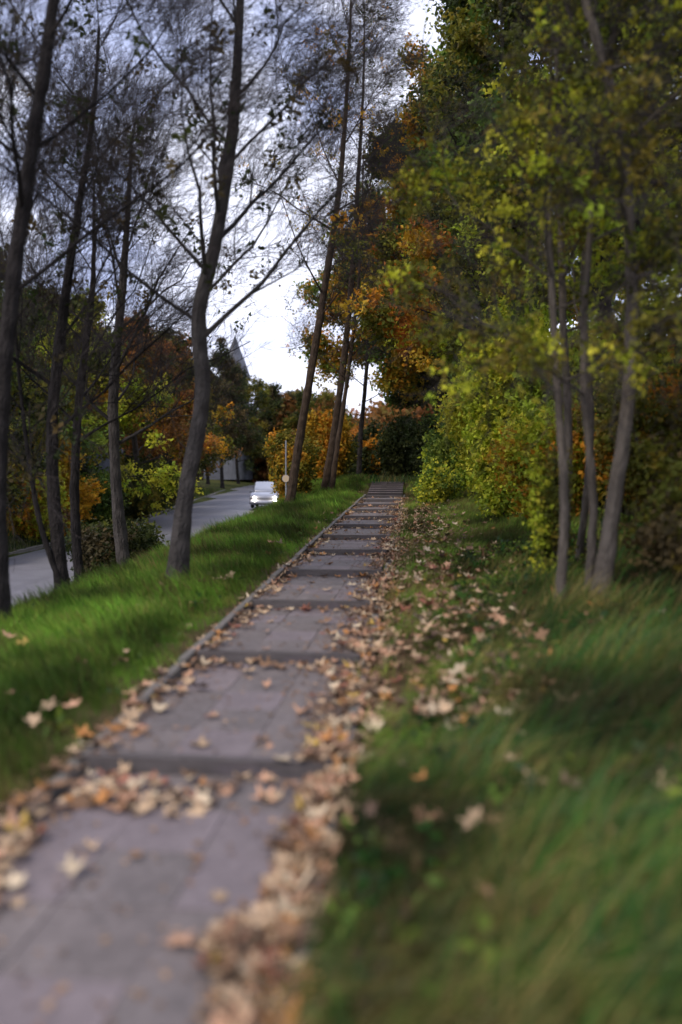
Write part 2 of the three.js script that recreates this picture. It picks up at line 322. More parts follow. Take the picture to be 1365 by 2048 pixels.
  if (o.leaves) {
    const lists = leafClump.map(() => []);
    for (const [p, d, tone] of tips) {
      if (o.keep && tone > o.keep) continue;
      const pal = o.palette(bx + p.x, by + p.y, -(bz + p.z), rnd()), k0 = R(0.7, 1.3), col0 = pick(pal), nn = Math.max(1, Math.round(o.leaves * R(0.5, 1.5)));
      for (let k = 0; k < nn; k++) {
        const at = p.clone().add(V(gauss(), gauss() * 0.8, gauss()).multiplyScalar(o.spread));
        const c = rnd() < 0.6 ? col0 : pick(pal);
        pick(lists).push([mat4(at, rdir(), R(0, 6.28), R(0.7, 1.35) * o.size), rgb(c, k0 * R(0.75, 1.25))]);
      }
    }
    lists.forEach((l, i) => { if (l.length) instanced('crown', leafClump[i], M.leaf, l, root); });
  }
  return root;
}
// A shrub: many stems from the ground with leaf clumps all the way up.
function shrub(name, x, Z, h, r, o, label, category, group) {
  reseed(o.seed);
  const y = land(x, Z), root = thing(name, [x, y, -Z], label, category, group), out = newOut(), lists = leafClump.map(() => []);
  const stems = o.stems ?? 12;
  for (let i = 0; i < stems; i++) {
    const a = R(0, 6.28), q = Math.sqrt(rnd()), L = h * R(0.55, 1.05) * (1 - 0.25 * q), ex = Math.cos(a) * q * r, ez = Math.sin(a) * q * r, pts = [];
    for (let k = 0; k <= 5; k++) { const s = k / 5; pts.push([V(ex * (0.2 + 0.8 * Math.pow(s, 0.8)) + R(-0.04, 0.04) * s * h * 0.3, L * s - 0.1, ez * (0.2 + 0.8 * Math.pow(s, 0.8)) + R(-0.04, 0.04) * s * h * 0.3), lerp(0.025, 0.005, s) * (o.thick ?? 1)]); }
    tubeInto(out, pts, 5);
    const pal = o.palette(x + ex, y + L, Z - ez, rnd()), col0 = pick(pal), n = Math.round((o.leaves ?? 3000) / stems);
    for (let k = 0; k < n; k++) {
      const s = Math.pow(rnd(), 0.8) * (1 - (o.bare ?? 0.1)) + (o.bare ?? 0.1), j = Math.min(4, Math.floor(s * 5)), p = pts[j][0].clone().lerp(pts[j + 1][0], s * 5 - j);
      p.add(V(gauss(), gauss() * 0.7, gauss()).multiplyScalar(o.spread ?? 0.35)); if (p.y < 0.02) p.y = R(0.02, 0.3);
      pick(lists).push([mat4(p, rdir(), R(0, 6.28), R(0.7, 1.3) * (o.size ?? 1)), rgb(rnd() < 0.65 ? col0 : pick(pal), R(0.65, 1.35))]);
    }
  }
  part('stems', toGeo(out), o.bark ?? M.barkDark, root);
  lists.forEach((l, i) => { if (l.length) instanced('foliage', leafClump[i], M.leaf, l, root); });
  return root;
}
const on = (x, Z) => [x, land(x, Z), -Z];
const mix = (a, b, f) => (x, y, Z, r) => (r < f ? a : b);

// ------------------------------------------------------------------ bare street trees on the left bank
const bareGroup = null;
const bare = { bark: M.barkDark, fine: 0.85, limbs: 17, t0: 0.36, el: [0.55, 1.1], len: 2.8, subs: 7, subsub: 2, twigs: 2.1, leaves: 2, keep: 0.16, spread: 0.16, size: 0.8, palette: mix(C.dark, C.brown, 0.55) };
tree('street_tree', on(-2.93, 9.6), { ...bare, seed: 11, bark: M.barkGrey, stems: [[[0, 0, 0, 0.124], [0.14, 1.2, 0, 0.100], [0.34, 2.4, -0.05, 0.096], [0.31, 3.3, 0, 0.092], [0.52, 4.2, 0, 0.080], [0.75, 5.4, 0.1, 0.068], [0.85, 7.2, 0, 0.044], [0.9, 8.6, 0, 0.016]]] },
  'tall bare grey-barked tree on the grass bank nearest the path on the left', 'tree', bareGroup);
tree('street_tree', on(-4.12, 7.6), { ...bare, seed: 12, limbs: 16, stems: [[[0, 0, 0, 0.101], [0.0, 1.4, 0, 0.079], [0.12, 2.9, 0, 0.076], [0.3, 4.2, 0, 0.068], [0.55, 5.6, 0, 0.058], [0.8, 7.3, 0, 0.036], [0.9, 8.4, 0, 0.014]]] },
  'dark bare tree at the left edge of the picture, leaning over the bank', 'tree', bareGroup);
tree('street_tree', on(-4.95, 10.9), { ...bare, seed: 13, limbs: 9, stems: [[[0, 0, 0, 0.104], [-0.1, 1.1, 0, 0.088], [-0.15, 2.4, 0, 0.080], [0.1, 4.5, 0, 0.064], [0.5, 6.8, 0, 0.032], [0.6, 8, 0, 0.016]], [[0.1, 0, 0.1, 0.040], [-0.3, 1.2, 0.1, 0.036], [-0.6, 3, 0, 0.024], [-0.7, 4.5, 0, 0.012]]] },
  'forked dark tree with two trunks standing in front of the near stretch of road', 'tree', bareGroup);
tree('street_tree', on(-5.35, 14.4), { ...bare, seed: 14, bark: M.barkGrey, limbs: 12, stems: [[[0, 0, 0, 0.120], [-0.15, 1.6, 0, 0.100], [-0.2, 3.4, 0, 0.092], [0.0, 5.5, 0, 0.072], [0.2, 8, 0, 0.024]]] },
  'pale-trunked straight tree on the road side of the bank, before the dark bushes', 'tree', bareGroup);
tree('street_tree', on(-5.6, 13.0), { ...bare, seed: 15, limbs: 10, stems: [[[0, 0, 0, 0.085], [-0.1, 1.6, 0, 0.072], [0, 3.4, 0, 0.064], [0.25, 5.2, 0, 0.043], [0.3, 7, 0, 0.017]]] },
  'slim dark tree close beside the pale-trunked one above the road', 'tree', bareGroup);
const goldMix = mix(C.gold, C.olive, 0.6);
tree('street_tree', on(-4.0, 25.4), { ...bare, seed: 16, bark: M.barkBrown, limbs: 20, len: 3.2, t0: 0.42, stems: [[[0, 0, 0, 0.15], [0.3, 2, 0, 0.13], [0.9, 5.5, 0, 0.115], [1.6, 10, 0, 0.085], [1.9, 14, 0, 0.05], [2.0, 17, 0, 0.015]]], twigs: 2, twigSize: 1.3, leaves: 3, keep: 0.3, spread: 0.3, palette: mix(C.gold, C.dark, 0.35) },
  'brown leaning tree on the bank beside the round post sign', 'tree', bareGroup);
tree('street_tree', on(-3.45, 30.5), { ...bare, seed: 17, bark: M.barkBrown, limbs: 16, len: 3.3, t0: 0.4, stems: [[[0, 0, 0, 0.15], [0.4, 2.5, 0, 0.13], [0.9, 6.5, 0, 0.11], [1.3, 12, 0, 0.075], [1.5, 16, 0, 0.04], [1.5, 19, 0, 0.015]], [[0.3, 0, 0.4, 0.1], [0.6, 2.2, 0.4, 0.087], [1.0, 5, 0.3, 0.07], [1.4, 9, 0.2, 0.04], [1.5, 13, 0.2, 0.015]]], twigs: 2, twigSize: 1.4, leaves: 3, keep: 0.25, spread: 0.35, palette: mix(C.gold, C.dark, 0.5) },
  'double-trunked brown tree left of the top of the path', 'tree', bareGroup);
tree('street_tree', on(-2.6, 37), { ...bare, seed: 18, limbs: 12, len: 3, stems: [[[0, 0, 0, 0.119], [0.1, 2.2, 0, 0.105], [0.35, 5, 0, 0.084], [0.5, 8, 0, 0.056], [0.5, 11, 0, 0.014]]], twigs: 1, twigSize: 1.4, leaves: 14, keep: 1, spread: 0.5, size: 1.6, palette: mix(C.gold, C.green, 0.55) },
  'dark slim tree just past the stairs at the end of the path', 'tree', bareGroup);

// ------------------------------------------------------------------ leafy trees on the right
const R1 = on(1.67, 7.4);
tree('leafy_tree', R1, { seed: 31, bark: M.barkPale, limbs: 10, t0: 0.46, el: [0.1, 0.95], bias: [0.5, 0, 0], len: 1.6, subs: 7, subsub: 2, twigs: 1, arch: 0.3, leaves: 8, spread: 0.22, size: 0.6, keep: 0.3, palette: mix(C.olive, C.lime, 0.7),
  stems: [[[0, 0, 0, 0.094], [0.1, 0.9, 0, 0.064], [0.22, 1.9, 0.03, 0.056], [0.24, 3.0, 0, 0.051], [0.12, 4.2, 0.05, 0.047], [-0.25, 5.4, 0.2, 0.039], [-0.6, 6.8, 0.3, 0.016]],
    [[-0.36, 0, 0.05, 0.047], [-0.33, 1.0, 0.02, 0.037], [-0.38, 2.1, -0.1, 0.034], [-0.45, 3.6, -0.2, 0.027], [-0.4, 5.6, -0.4, 0.009]],
    [[-0.08, 0, -0.1, 0.047], [-0.04, 1.0, -0.15, 0.036], [-0.12, 2.1, -0.2, 0.033], [-0.05, 3.6, -0.3, 0.027], [0.2, 5.6, -0.4, 0.009]]] },
  'several-stemmed grey-brown tree at the foot of the right bank, nearest the viewer', 'tree');
tree('leafy_tree', on(1.75, 9.6), { seed: 32, bark: M.barkPale, limbs: 9, t0: 0.45, el: [0.3, 0.9], len: 1.5, subs: 6, subsub: 2, bias: [0.8, 0.1, -0.2], leaves: 10, spread: 0.2, size: 0.65, keep: 0.22, palette: mix(C.lime, C.olive, 0.6),
  stems: [[[0, 0, 0, 0.055], [0.04, 1.6, 0, 0.046], [-0.04, 3, 0, 0.04], [-0.1, 5, 0, 0.04], [-0.2, 7, 0, 0.012]], [[0.22, 0, -0.3, 0.045], [0.36, 1.7, -0.3, 0.038], [0.25, 3.2, -0.3, 0.04], [0.35, 5.5, -0.3, 0.012]]] },
  'slender grey-stemmed young tree just behind the many-stemmed one', 'tree');
const rightTree = (x, Z, h, lean, seed, palette, label, extra = {}) => tree('leafy_tree', on(x, Z), { seed, bark: M.barkDark, limbs: 18, t0: 0.25, el: [0.05, 0.9], len: 3.6, subs: 9, subsub: 2, leaves: 26, spread: 0.36, size: 1.15, palette,
  stems: [[[0, 0, 0, 0.2], [lean * 0.2, h * 0.25, 0, 0.16], [lean * 0.5, h * 0.5, 0, 0.12], [lean * 0.8, h * 0.75, 0, 0.08], [lean, h, 0, 0.02]]], ...extra }, label, 'tree');
const sideGold = (x, y, Z, r) => (x < 0.6 && r < 0.45 ? C.gold : y > 9 ? (r < 0.25 ? C.dark : r < 0.5 ? C.green : C.olive) : r < 0.22 ? C.green : r < 0.5 ? C.olive : C.lime);
const sideOrange = (x, y, Z, r) => (x < 0.5 && y > 4.5 && y < 9 && r < 0.72 ? (r < 0.3 ? C.orange : r < 0.62 ? C.gold : C.olive) : y > 8 ? (r < 0.4 ? C.dark : r < 0.7 ? C.green : C.olive) : r < 0.34 ? C.green : r < 0.7 ? C.lime : r < 0.92 ? C.olive : C.gold);
rightTree(4.6, 12.5, 9, -0.8, 41, mix(C.green, C.olive, 0.4), 'dark green tree high on the right bank behind the many-stemmed tree', { keep: 0.26, t0: 0.3, size: 0.8 });
rightTree(3.8, 15.5, 9.0, -0.9, 42, sideGold, 'tall green and gold tree on the right whose branches hang towards the path', { len: 2.7, keep: 0.36, leaves: 20, t0: 0.3 });
rightTree(3.0, 20.5, 11, -1.2, 43, sideOrange, 'large tree right of the path with orange leaves along its left side', { len: 3.5, leaves: 20, keep: 0.6 });
rightTree(2.9, 26.5, 11, -1.6, 44, sideGold, 'green and yellow tree overhanging the upper end of the path', { len: 3.8, keep: 0.85 });
rightTree(3.2, 33, 11.5, -2.2, 45, sideOrange, 'gold-edged tree beside the stairs at the path end', { len: 4.0, size: 1.5, keep: 0.85 });
rightTree(2.2, 41, 11, -2.0, 46, mix(C.dark, C.green, 0.6), 'dark tree closing the view behind the stairs', { len: 4.4, size: 1.7 });
rightTree(9.5, 15, 9, 0, 47, mix(C.olive, C.brown, 0.6), 'dark brownish tree far right near the picture edge', { keep: 0.26, t0: 0.4 });
rightTree(5.4, 7.4, 9.5, -1.5, 48, mix(C.dark, C.olive, 0.5), 'overhanging dark tree above the upper right corner', { keep: 0.26, size: 0.7, len: 3.0, t0: 0.42, leaves: 14, spread: 0.26, twigs: 1, arch: 0.3, bias: [0.45, 0, 0] });

// shrubs of the right bank
const bushes = [
  [2.4, 21.5, 5.2, 1.5, mix(C.lime, C.green, 0.8), 'tall yellow-green bush on the right bank under the orange tree', 1.25, 5200],
  [2.0, 16.6, 4.9, 1.2, mix(C.lime, C.olive, 0.92), 'tall bright lime bush in the middle of the right bank', 1.0, 5000],
  [1.35, 26.5, 2.6, 1.0, mix(C.green, C.lime, 0.45), 'fresh green rounded bush by the right side of the upper path', 1.2, 3600],
  [0.75, 23.0, 1.1, 0.5, mix(C.lime, C.green, 0.5), 'low fresh green bush at the right path edge before the stairs', 0.9, 1500],
  [1.1, 32.5, 3.0, 1.3, mix(C.green, C.dark, 0.6), 'mid green bush right of the stairs at the path end', 1.4, 3200],
  [3.9, 13.2, 3.4, 1.2, mix(C.olive, C.lime, 0.6), 'olive bush uphill from the lime bush', 1.0, 3800],
  [3.3, 11.0, 2.2, 0.9, mix(C.olive, C.gold, 0.7), 'yellowish low bush behind the slender grey stems', 0.9, 2600],
  [4.6, 9.4, 2.6, 1.2, mix(C.brown, C.olive, 0.6), 'brown-green thicket right of the many-stemmed tree', 0.9, 3600],
  [4.2, 7.0, 1.9, 0.9, mix(C.brown, C.olive, 0.7), 'dark brown thicket at the right picture edge', 0.8, 3000],
  [6.4, 12.4, 3.2, 1.6, mix(C.brown, C.dark, 0.5), 'dusky thicket high on the right bank', 1.0, 3800],
  [2.7, 7.2, 1.0, 0.6, mix(C.brown, C.olive, 0.7), 'low dark brown scrub close right of the many-stemmed tree', 0.7, 1500],
  [3.2, 8.3, 1.7, 0.8, mix(C.brown, C.olive, 0.55), 'knee-high brown scrub behind the many-stemmed tree', 0.8, 2400],
  [1.5, 8.8, 2.3, 0.16, mix(C.lime, C.olive, 0.7), 'narrow light green sapling just left of the many-stemmed tree', 0.55, 420, 0.45],
  [2.5, 14.0, 2.4, 0.9, mix(C.lime, C.gold, 0.7), 'yellow-green bush left of the slender grey stems', 0.9, 3000],
  [3.6, 6.0, 0.9, 0.6, mix(C.brown, C.dark, 0.6), 'dark low scrub at the right picture edge above the long grass', 0.7, 1500],
  [5.4, 10.4, 2.8, 1.1, mix(C.brown, C.gold, 0.75), 'russet thicket between the dark trees on the right', 0.9, 3200],
  [-0.2, 43, 4.2, 1.8, mix(C.dark, C.green, 0.8), 'dark bush straight beyond the top of the stairs', 1.8, 3600],
  [-2.9, 45, 3.6, 1.6, mix(C.dark, C.gold, 0.7), 'dark bush with a few yellow leaves left of the path end', 1.8, 3000],
];
bushes.forEach(([x, Z, h, r, palette, label, size, leaves, thin = 1], i) => shrub('bush', x, Z, h, r, { seed: 200 + i, palette, size, leaves, stems: thin < 1 ? 4 : 16, spread: thin * 0.3 * (1 + r * 0.2) }, label, 'bush'));
// undergrowth on the left bank edge
const leftBush = [
  [-6.1, 16.6, 1.5, 0.6, mix(C.dark, C.olive, 0.7), 'dark bush hiding the road behind the pale-trunked tree', 1.0, 3200],
  [-6.0, 15.4, 1.5, 0.8, mix(C.dark, C.brown, 0.7), 'low dark bush at the foot of the pale-trunked tree', 0.9, 2400],
  [-4.3, 28.6, 3.2, 0.9, mix(C.gold, C.olive, 0.75), 'golden bush between the brown trees on the bank', 1.2, 3000],
  [-3.9, 34.5, 3.6, 1.1, mix(C.gold, C.olive, 0.7), 'yellow bush behind the double-trunked tree', 1.4, 3000],
];
leftBush.forEach(([x, Z, h, r, palette, label, size, leaves], i) => shrub('bush', x, Z, h, r, { seed: 240 + i, palette, size, leaves, stems: 14, spread: 0.28 }, label, 'bush'));

// ------------------------------------------------------------------ beyond the road
const far = [
  [-14.2, 22, 6.6, mix(C.olive, C.dark, 0.6), 'olive tree across the road at the left picture edge'],
  [-15.0, 28, 7.6, mix(C.green, C.olive, 0.6), 'green tree across the road behind the yellow bush'],
  [-14.4, 34, 7.8, mix(C.olive, C.lime, 0.6), 'half-turned olive tree across the road behind the forked tree'],
  [-14.6, 41, 8.6, mix(C.rust, C.gold, 0.55), 'orange tree across the road seen left of the tall grey-barked trunk'],
  [-16.2, 48, 8.8, mix(C.rust, C.olive, 0.65), 'rust-coloured tree across the road right behind the tall grey-barked trunk'],
  [-17.8, 57, 9.5, mix(C.olive, C.dark, 0.5), 'dark olive tree farther along the far side of the road'],
  [-19.8, 68, 10, mix(C.dark, C.brown, 0.6), 'brownish tree near the far bend of the road'],
  [-21.5, 82, 10, mix(C.dark, C.olive, 0.6), 'small-looking dark tree at the far end of the road'],
  [-19, 25, 7.2, mix(C.dark, C.brown, 0.6), 'dusky tree in the second row at the far left'],
  [-20, 37, 8.8, mix(C.dark, C.green, 0.6), 'dark green tree in the second row across the road'],
  [-19.0, 78, 11.5, mix(C.brown, C.dark, 0.6), 'thin brown tree across the road in front of the turret house'],
  [-20.5, 92, 11, mix(C.olive, C.dark, 0.6), 'olive tree at the road bend just right of the turret house'],
  [-13.5, 100, 9, mix(C.olive, C.dark, 0.6), 'olive tree straight at the far end of the road'],
  [-9.0, 88, 8, mix(C.rust, C.olive, 0.5), 'rusty tree at the far right end of the road'],
  [-17.5, 104, 10, mix(C.dark, C.brown, 0.6), 'dark tree at the far left end of the road'],
  [-23, 52, 11, mix(C.dark, C.brown, 0.5), 'dark tree in the second row in front of the turret house'],
];
far.forEach(([x, Z, h, palette, label], i) => tree('roadside_tree', on(x, Z), { seed: 300 + i, bark: i % 3 ? M.barkDark : M.barkGrey, limbs: 13, t0: 0.25, el: [0.1, 0.95], len: 3.0 + 0.02 * Z, subs: 7, subsub: 1, twigs: 1, arch: 0, twigSize: 1.2, leaves: 14, keep: 0.8, spread: 0.45, size: 1.3 + Z * 0.012, palette,
  stems: [[[0, 0, 0, 0.18], [R(-0.3, 0.3), h * 0.3, 0, 0.15], [R(-0.4, 0.4), h * 0.6, 0, 0.1], [R(-0.4, 0.4), h, 0, 0.02]]] }, label, 'tree'));
const farBush = [
  [-13.2, 27.0, 4.4, 2.0, mix(C.gold, C.lime, 0.8), 'bright yellow bush across the road at the left', 1.4, 4200],
  [-13.4, 30.5, 2.8, 1.6, mix(C.green, C.dark, 0.6), 'green hedge bush across the road beside the yellow one', 1.4, 3600],
  [-13.8, 36, 2.6, 1.8, mix(C.dark, C.olive, 0.7), 'dark hedge bush across the road', 1.5, 3600],
  [-14.6, 42, 3.0, 2.0, mix(C.dark, C.olive, 0.6), 'dark olive bush under the orange tree', 1.6, 3600],
  [-15.6, 49, 3.0, 2.0, mix(C.brown, C.dark, 0.6), 'brown bush under the rust-coloured tree', 1.7, 3200],
  [-13.0, 20.5, 2.2, 1.4, mix(C.dark, C.brown, 0.7), 'low dark bush at the far kerb, left edge', 1.2, 3000],
];
farBush.forEach(([x, Z, h, r, palette, label, size, leaves], i) => shrub('roadside_bush', x, Z, h, r, { seed: 340 + i, palette, size, leaves, stems: 16, spread: 0.45 }, label, 'bush'));

// far-off wood that reads as one mass
{
  reseed(900); const lists = leafClump.map(() => []);
  for (let i = 0; i < 42000; i++) {
    const az = R(-0.85, 0.5), d = R(104, 150), x = Math.sin(az) * d, Z = Math.cos(az) * d;
    const hill = 8.5 + 5 * fbm(az * 14 + 50, 3, 1, 3), y = land(x, Math.min(Z, 150)) + Math.pow(rnd(), 0.8) * hill * (0.75 + 0.5 * vnoise(x * 0.2, Z * 0.2));
    pick(lists).push([mat4(V(x, y, -Z), rdir(), R(0, 6.28), R(5, 10)), rgb(pick(vnoise(x * 0.09, Z * 0.09, 8) > 0.6 ? C.rust : rnd() < 0.6 ? C.dark : C.olive), R(0.7, 1.3))]);
  }
  const wood = thing('distant_wood', [0, 0, 0], 'far dark autumn wood behind the houses and the road', 'wood', null, 'stuff');
  lists.forEach((l, i) => instanced('foliage', leafClump[i], M.leaf, l, wood));
}

// ------------------------------------------------------------------ houses half hidden by trees
M.wallGrey = std([0.15, 0.16, 0.19], 0.9, { map: rep(grain, 0.5, 0.5) });
M.slate = std([0.10, 0.105, 0.125], 0.6, { map: rep(grain, 1, 1) });
M.redTile = std([0.36, 0.075, 0.05], 0.75, { map: rep(grain, 1, 1) });
M.wood = std([0.16, 0.085, 0.05], 0.85, { map: rep(grain, 1, 1) });
M.frame = std([0.28, 0.28, 0.29], 0.6); M.glass = std([0.03, 0.035, 0.045], 0.08, { metalness: 0 });
M.metal = std([0.32, 0.33, 0.35], 0.45, { metalness: 0.6 });
function boxAt(name, w, h, d, x, y, z, mat, parent) { const m = part(name, new THREE.BoxGeometry(w, h, d), mat, parent); m.position.set(x, y, z); return m; }
function windowAt(parent, x, y, z, w, h) { const f = boxAt('window', w, h, 0.08, x, y, z, M.frame, parent); boxAt('pane', w * 0.4, h * 0.86, 0.03, -w * 0.22, 0, 0.045, M.glass, f); boxAt('pane', w * 0.4, h * 0.86, 0.03, w * 0.22, 0, 0.045, M.glass, f); return f; }
function gable(w, d, h, over) { const s = new THREE.Shape([new THREE.Vector2(-w / 2 - over, 0), new THREE.Vector2(w / 2 + over, 0), new THREE.Vector2(0, h)]); const g = new THREE.ExtrudeGeometry(s, { depth: d + 2 * over, bevelEnabled: false }); g.translate(0, 0, -d / 2 - over); return g; }
{
  const x = -25.5, Z = 104, b = thing('turret_house', on(x, Z), 'grey house with a pointed slate turret, half hidden by far trees beyond the road', 'house');
  boxAt('wall', 9, 9, 8, 0, 4.5, 0, M.wallGrey, b); const r = part('roof', gable(9, 8, 3.8, 0.4), M.slate, b); r.position.y = 9.01;
  boxAt('chimney', 0.7, 2.2, 0.7, 2.2, 2.7, -1, M.wallGrey, r);
  const t = part('turret', new THREE.CylinderGeometry(1.7, 1.7, 12.6, 8), M.wallGrey, b); t.position.set(2.9, 6.3, 4.2);
  const c = part('turret_roof', new THREE.ConeGeometry(2.1, 5.6, 8), M.slate, b); c.position.set(2.9, 15.4, 4.2);
  for (const yy of [2, 5, 7.6]) for (const xx of [-3.2, -0.9]) windowAt(b, xx, yy, 4.04, 1.1, 1.6);
  for (const yy of [8, 11]) windowAt(b, 2.9, yy, 5.86, 0.8, 1.4);
}
{
  const x = -28, Z = 58, b = thing('gabled_house', on(x, Z), 'grey gabled house with a slate roof behind the trees at the left', 'house');
  boxAt('wall', 10, 8.2, 8, 0, 4.1, 0, M.wallGrey, b); const r = part('roof', gable(10, 8, 4.6, 0.45), M.slate, b); r.position.y = 8.21;
  boxAt('chimney', 0.8, 2.4, 0.8, -2, 3, 0, M.wallGrey, r);
  for (const yy of [2, 5.6]) for (const xx of [-3, 0, 3]) windowAt(b, xx, yy, 4.04, 1.2, 1.6);
}
{
  const x = -4.2, Z = 52, b = thing('red_roofed_shed', on(x, Z), 'small wooden shed with a red roof beyond the end of the path', 'shed');
  for (let i = 0; i < 14; i++) boxAt('plank', 0.245, 1.5, 0.05, -1.72 + i * 0.265, 0.75, 1.25, M.wood, b);
  boxAt('wall', 3.72, 1.5, 2.4, 0, 0.75, 0, M.wood, b);
  const r = part('roof', new THREE.BoxGeometry(4.2, 0.09, 1.7), M.redTile, b); r.position.set(0, 1.76, 0.72); r.rotation.x = 0.35;
  const r2 = part('roof', new THREE.BoxGeometry(4.2, 0.09, 1.7), M.redTile, b); r2.position.set(0, 1.76, -0.8); r2.rotation.x = -0.35;
  boxAt('door', 0.8, 1.3, 0.05, 0.7, 0.66, 1.31, M.barkDark, b);
}
shrub('bush', -4.6, 57, 5, 2.2, { seed: 260, palette: mix(C.orange, C.gold, 0.6), size: 2, leaves: 2600, stems: 12, spread: 0.6 }, 'orange bush rising behind the red-roofed shed', 'bush');

// ------------------------------------------------------------------ car on the road, lamps lit
{
  const x = -8.7, Z = 47, car = thing('car', [x, roadLevel(Z) + 0.045, -Z], 'silver car with lit headlamps coming along the road below the bank', 'car');
  const paint = new THREE.MeshPhysicalMaterial({ color: new THREE.Color().setRGB(0.30, 0.31, 0.34), metalness: 0.5, roughness: 0.35, clearcoat: 1, clearcoatRoughness: 0.1 });
  const prof = (pts, w, bevel) => { const s = new THREE.Shape(); s.moveTo(...pts[0]); s.splineThru(pts.slice(1).map((p) => new THREE.Vector2(...p))); s.closePath(); const g = new THREE.ExtrudeGeometry(s, { depth: w - 2 * bevel, bevelEnabled: true, bevelSize: bevel, bevelThickness: bevel, bevelSegments: 3, curveSegments: 24 }); g.translate(0, 0, -w / 2 + bevel); g.rotateY(-Math.PI / 2); return toCreasedNormals(g, 0.7); };
  part('body', prof([[-2.05, 0.3], [2.0, 0.3], [2.12, 0.5], [2.05, 0.74], [1.15, 0.9], [-1.6, 0.95], [-2.1, 0.85], [-2.15, 0.5]], 1.72, 0.08), paint, car);
  part('cabin', prof([[-1.7, 0.9], [1.12, 0.88], [0.45, 1.34], [0.1, 1.43], [-0.9, 1.43], [-1.5, 1.25]], 1.5, 0.12), paint, car);
  const ws = part('windscreen', new THREE.BoxGeometry(1.28, 0.02, 0.66), M.glass, car); ws.position.set(0, 1.13, 0.93); ws.rotation.x = 0.62;
  for (const s of [-1, 1]) {
    const w = part('side_window', new THREE.BoxGeometry(0.02, 0.3, 1.6), M.glass, car); w.position.set(s * 0.75, 1.15, -0.4);
    const wheelY = 0.32;
    for (const z of [-1.3, 1.3]) { const wh = part('wheel', new THREE.TorusGeometry(0.23, 0.09, 10, 22), std([0.02, 0.02, 0.02], 0.9), car); wh.position.set(s * 0.78, wheelY, z); wh.rotation.y = Math.PI / 2; const rim = part('rim', new THREE.CylinderGeometry(0.17, 0.17, 0.1, 16), M.metal, wh); rim.rotation.x = Math.PI / 2; }
    const lamp = part('headlight', new THREE.SphereGeometry(0.13, 14, 10), new THREE.MeshStandardMaterial({ color: 0xffffff, emissive: 0xfff4e6, emissiveIntensity: 4 }), car); lamp.scale.set(1.3, 0.75, 0.5); lamp.position.set(s * 0.6, 0.66, 2.06);
    const l = new THREE.PointLight(0xfff0dd, 2, 30); l.position.set(s * 0.6, 0.66, 2.24); l.castShadow = true; car.add(l);
    const ind = part('indicator', new THREE.SphereGeometry(0.07, 10, 8), new THREE.MeshStandardMaterial({ color: 0xff8a20, emissive: 0xff7a18, emissiveIntensity: s > 0 ? 4 : 0 }), car); ind.scale.set(1.6, 0.7, 0.5); ind.position.set(s * 0.62, 0.47, 2.13);
    const mir = part('mirror', new RoundedBoxGeometry(0.2, 0.13, 0.1, 2, 0.03), paint, car); mir.position.set(s * 0.93, 0.98, 0.7);
  }
  boxAt('grille', 0.8, 0.12, 0.05, 0, 0.56, 2.14, M.glass, car); boxAt('number_plate', 0.5, 0.11, 0.02, 0, 0.42, 2.16, M.frame, car);
  car.rotation.y = 0.1;
}
// slim post with a small round disc
{
  const x = -4.45, Z = 27.5, p = thing('post_sign', on(x, Z), 'slim grey post with a small round tan disc, beside the brown leaning tree', 'sign');
  const po = part('post', new THREE.CylinderGeometry(0.03, 0.034, 2.4, 10), M.metal, p); po.position.y = 1.1;
  const d = part('disc', new THREE.CylinderGeometry(0.12, 0.12, 0.02, 24), std([0.5, 0.38, 0.25], 0.6), p); d.position.set(0, 0.98, 0.045); d.rotation.x = Math.PI / 2;
  const rim = part('rim', new THREE.TorusGeometry(0.12, 0.012, 8, 28), M.frame, d); rim.rotation.x = Math.PI / 2;
}

// ------------------------------------------------------------------ grass
function tuft(n, lean, h, w, spreadR) {                                 // blades leaning towards +x by 'lean'
  const l = [];
  for (let i = 0; i < n; i++) {
    const a = R(0, 6.28), q = Math.sqrt(rnd()) * spreadR, b = V(Math.cos(a) * q, 0, Math.sin(a) * q), H = h * R(0.5, 1.15), f = R(0, 6.28), sx = Math.cos(f) * w, sz = Math.sin(f) * w;
    const dx = H * (lean * R(0.3, 1.3) + R(-0.5, 0.5)), dz = H * R(-0.6, 0.6), P = (t, k) => { const c = V(b.x + dx * t * t, H * (t - 0.28 * t * t * Math.abs(dx / H)), b.z + dz * t * t), ww = (1 - t) * k; return [V(c.x + sx * ww, c.y, c.z + sz * ww), V(c.x - sx * ww, c.y, c.z - sz * ww)]; };
    const A = P(0, 0.8), B = P(0.4, 1.3), D = P(0.75, 1.5), T = P(1, 1)[0];
    for (const t of [[A[0], A[1], B[0]], [A[1], B[1], B[0]], [B[0], B[1], D[0]], [B[1], D[1], D[0]], [D[0], D[1], T]]) for (const q2 of t) l.push(q2.x, q2.y, q2.z);
  }
  return soup(l);
}
const edgeX = (Z) => (Z < 4 ? -0.38 + 0.12 * Math.max(0, Z - 2.8) : lerp(-0.24, 0.3, smoothstep(Z, 4, 6.2)));   // where the leaf strip ends and the long grass begins
const GR = { lawn: [[0.101, 0.213, 0.019], [0.134, 0.237, 0.026], [0.083, 0.179, 0.019], [0.168, 0.213, 0.033]], fresh: [[0.090, 0.180, 0.019], [0.118, 0.197, 0.022], [0.080, 0.147, 0.019], [0.158, 0.192, 0.033]], dry: [[0.134, 0.109, 0.034], [0.182, 0.144, 0.049], [0.105, 0.096, 0.029]], deep: [[0.032, 0.074, 0.011], [0.045, 0.084, 0.014], [0.038, 0.070, 0.029], [0.077, 0.087, 0.015], [0.026, 0.097, 0.013]] };
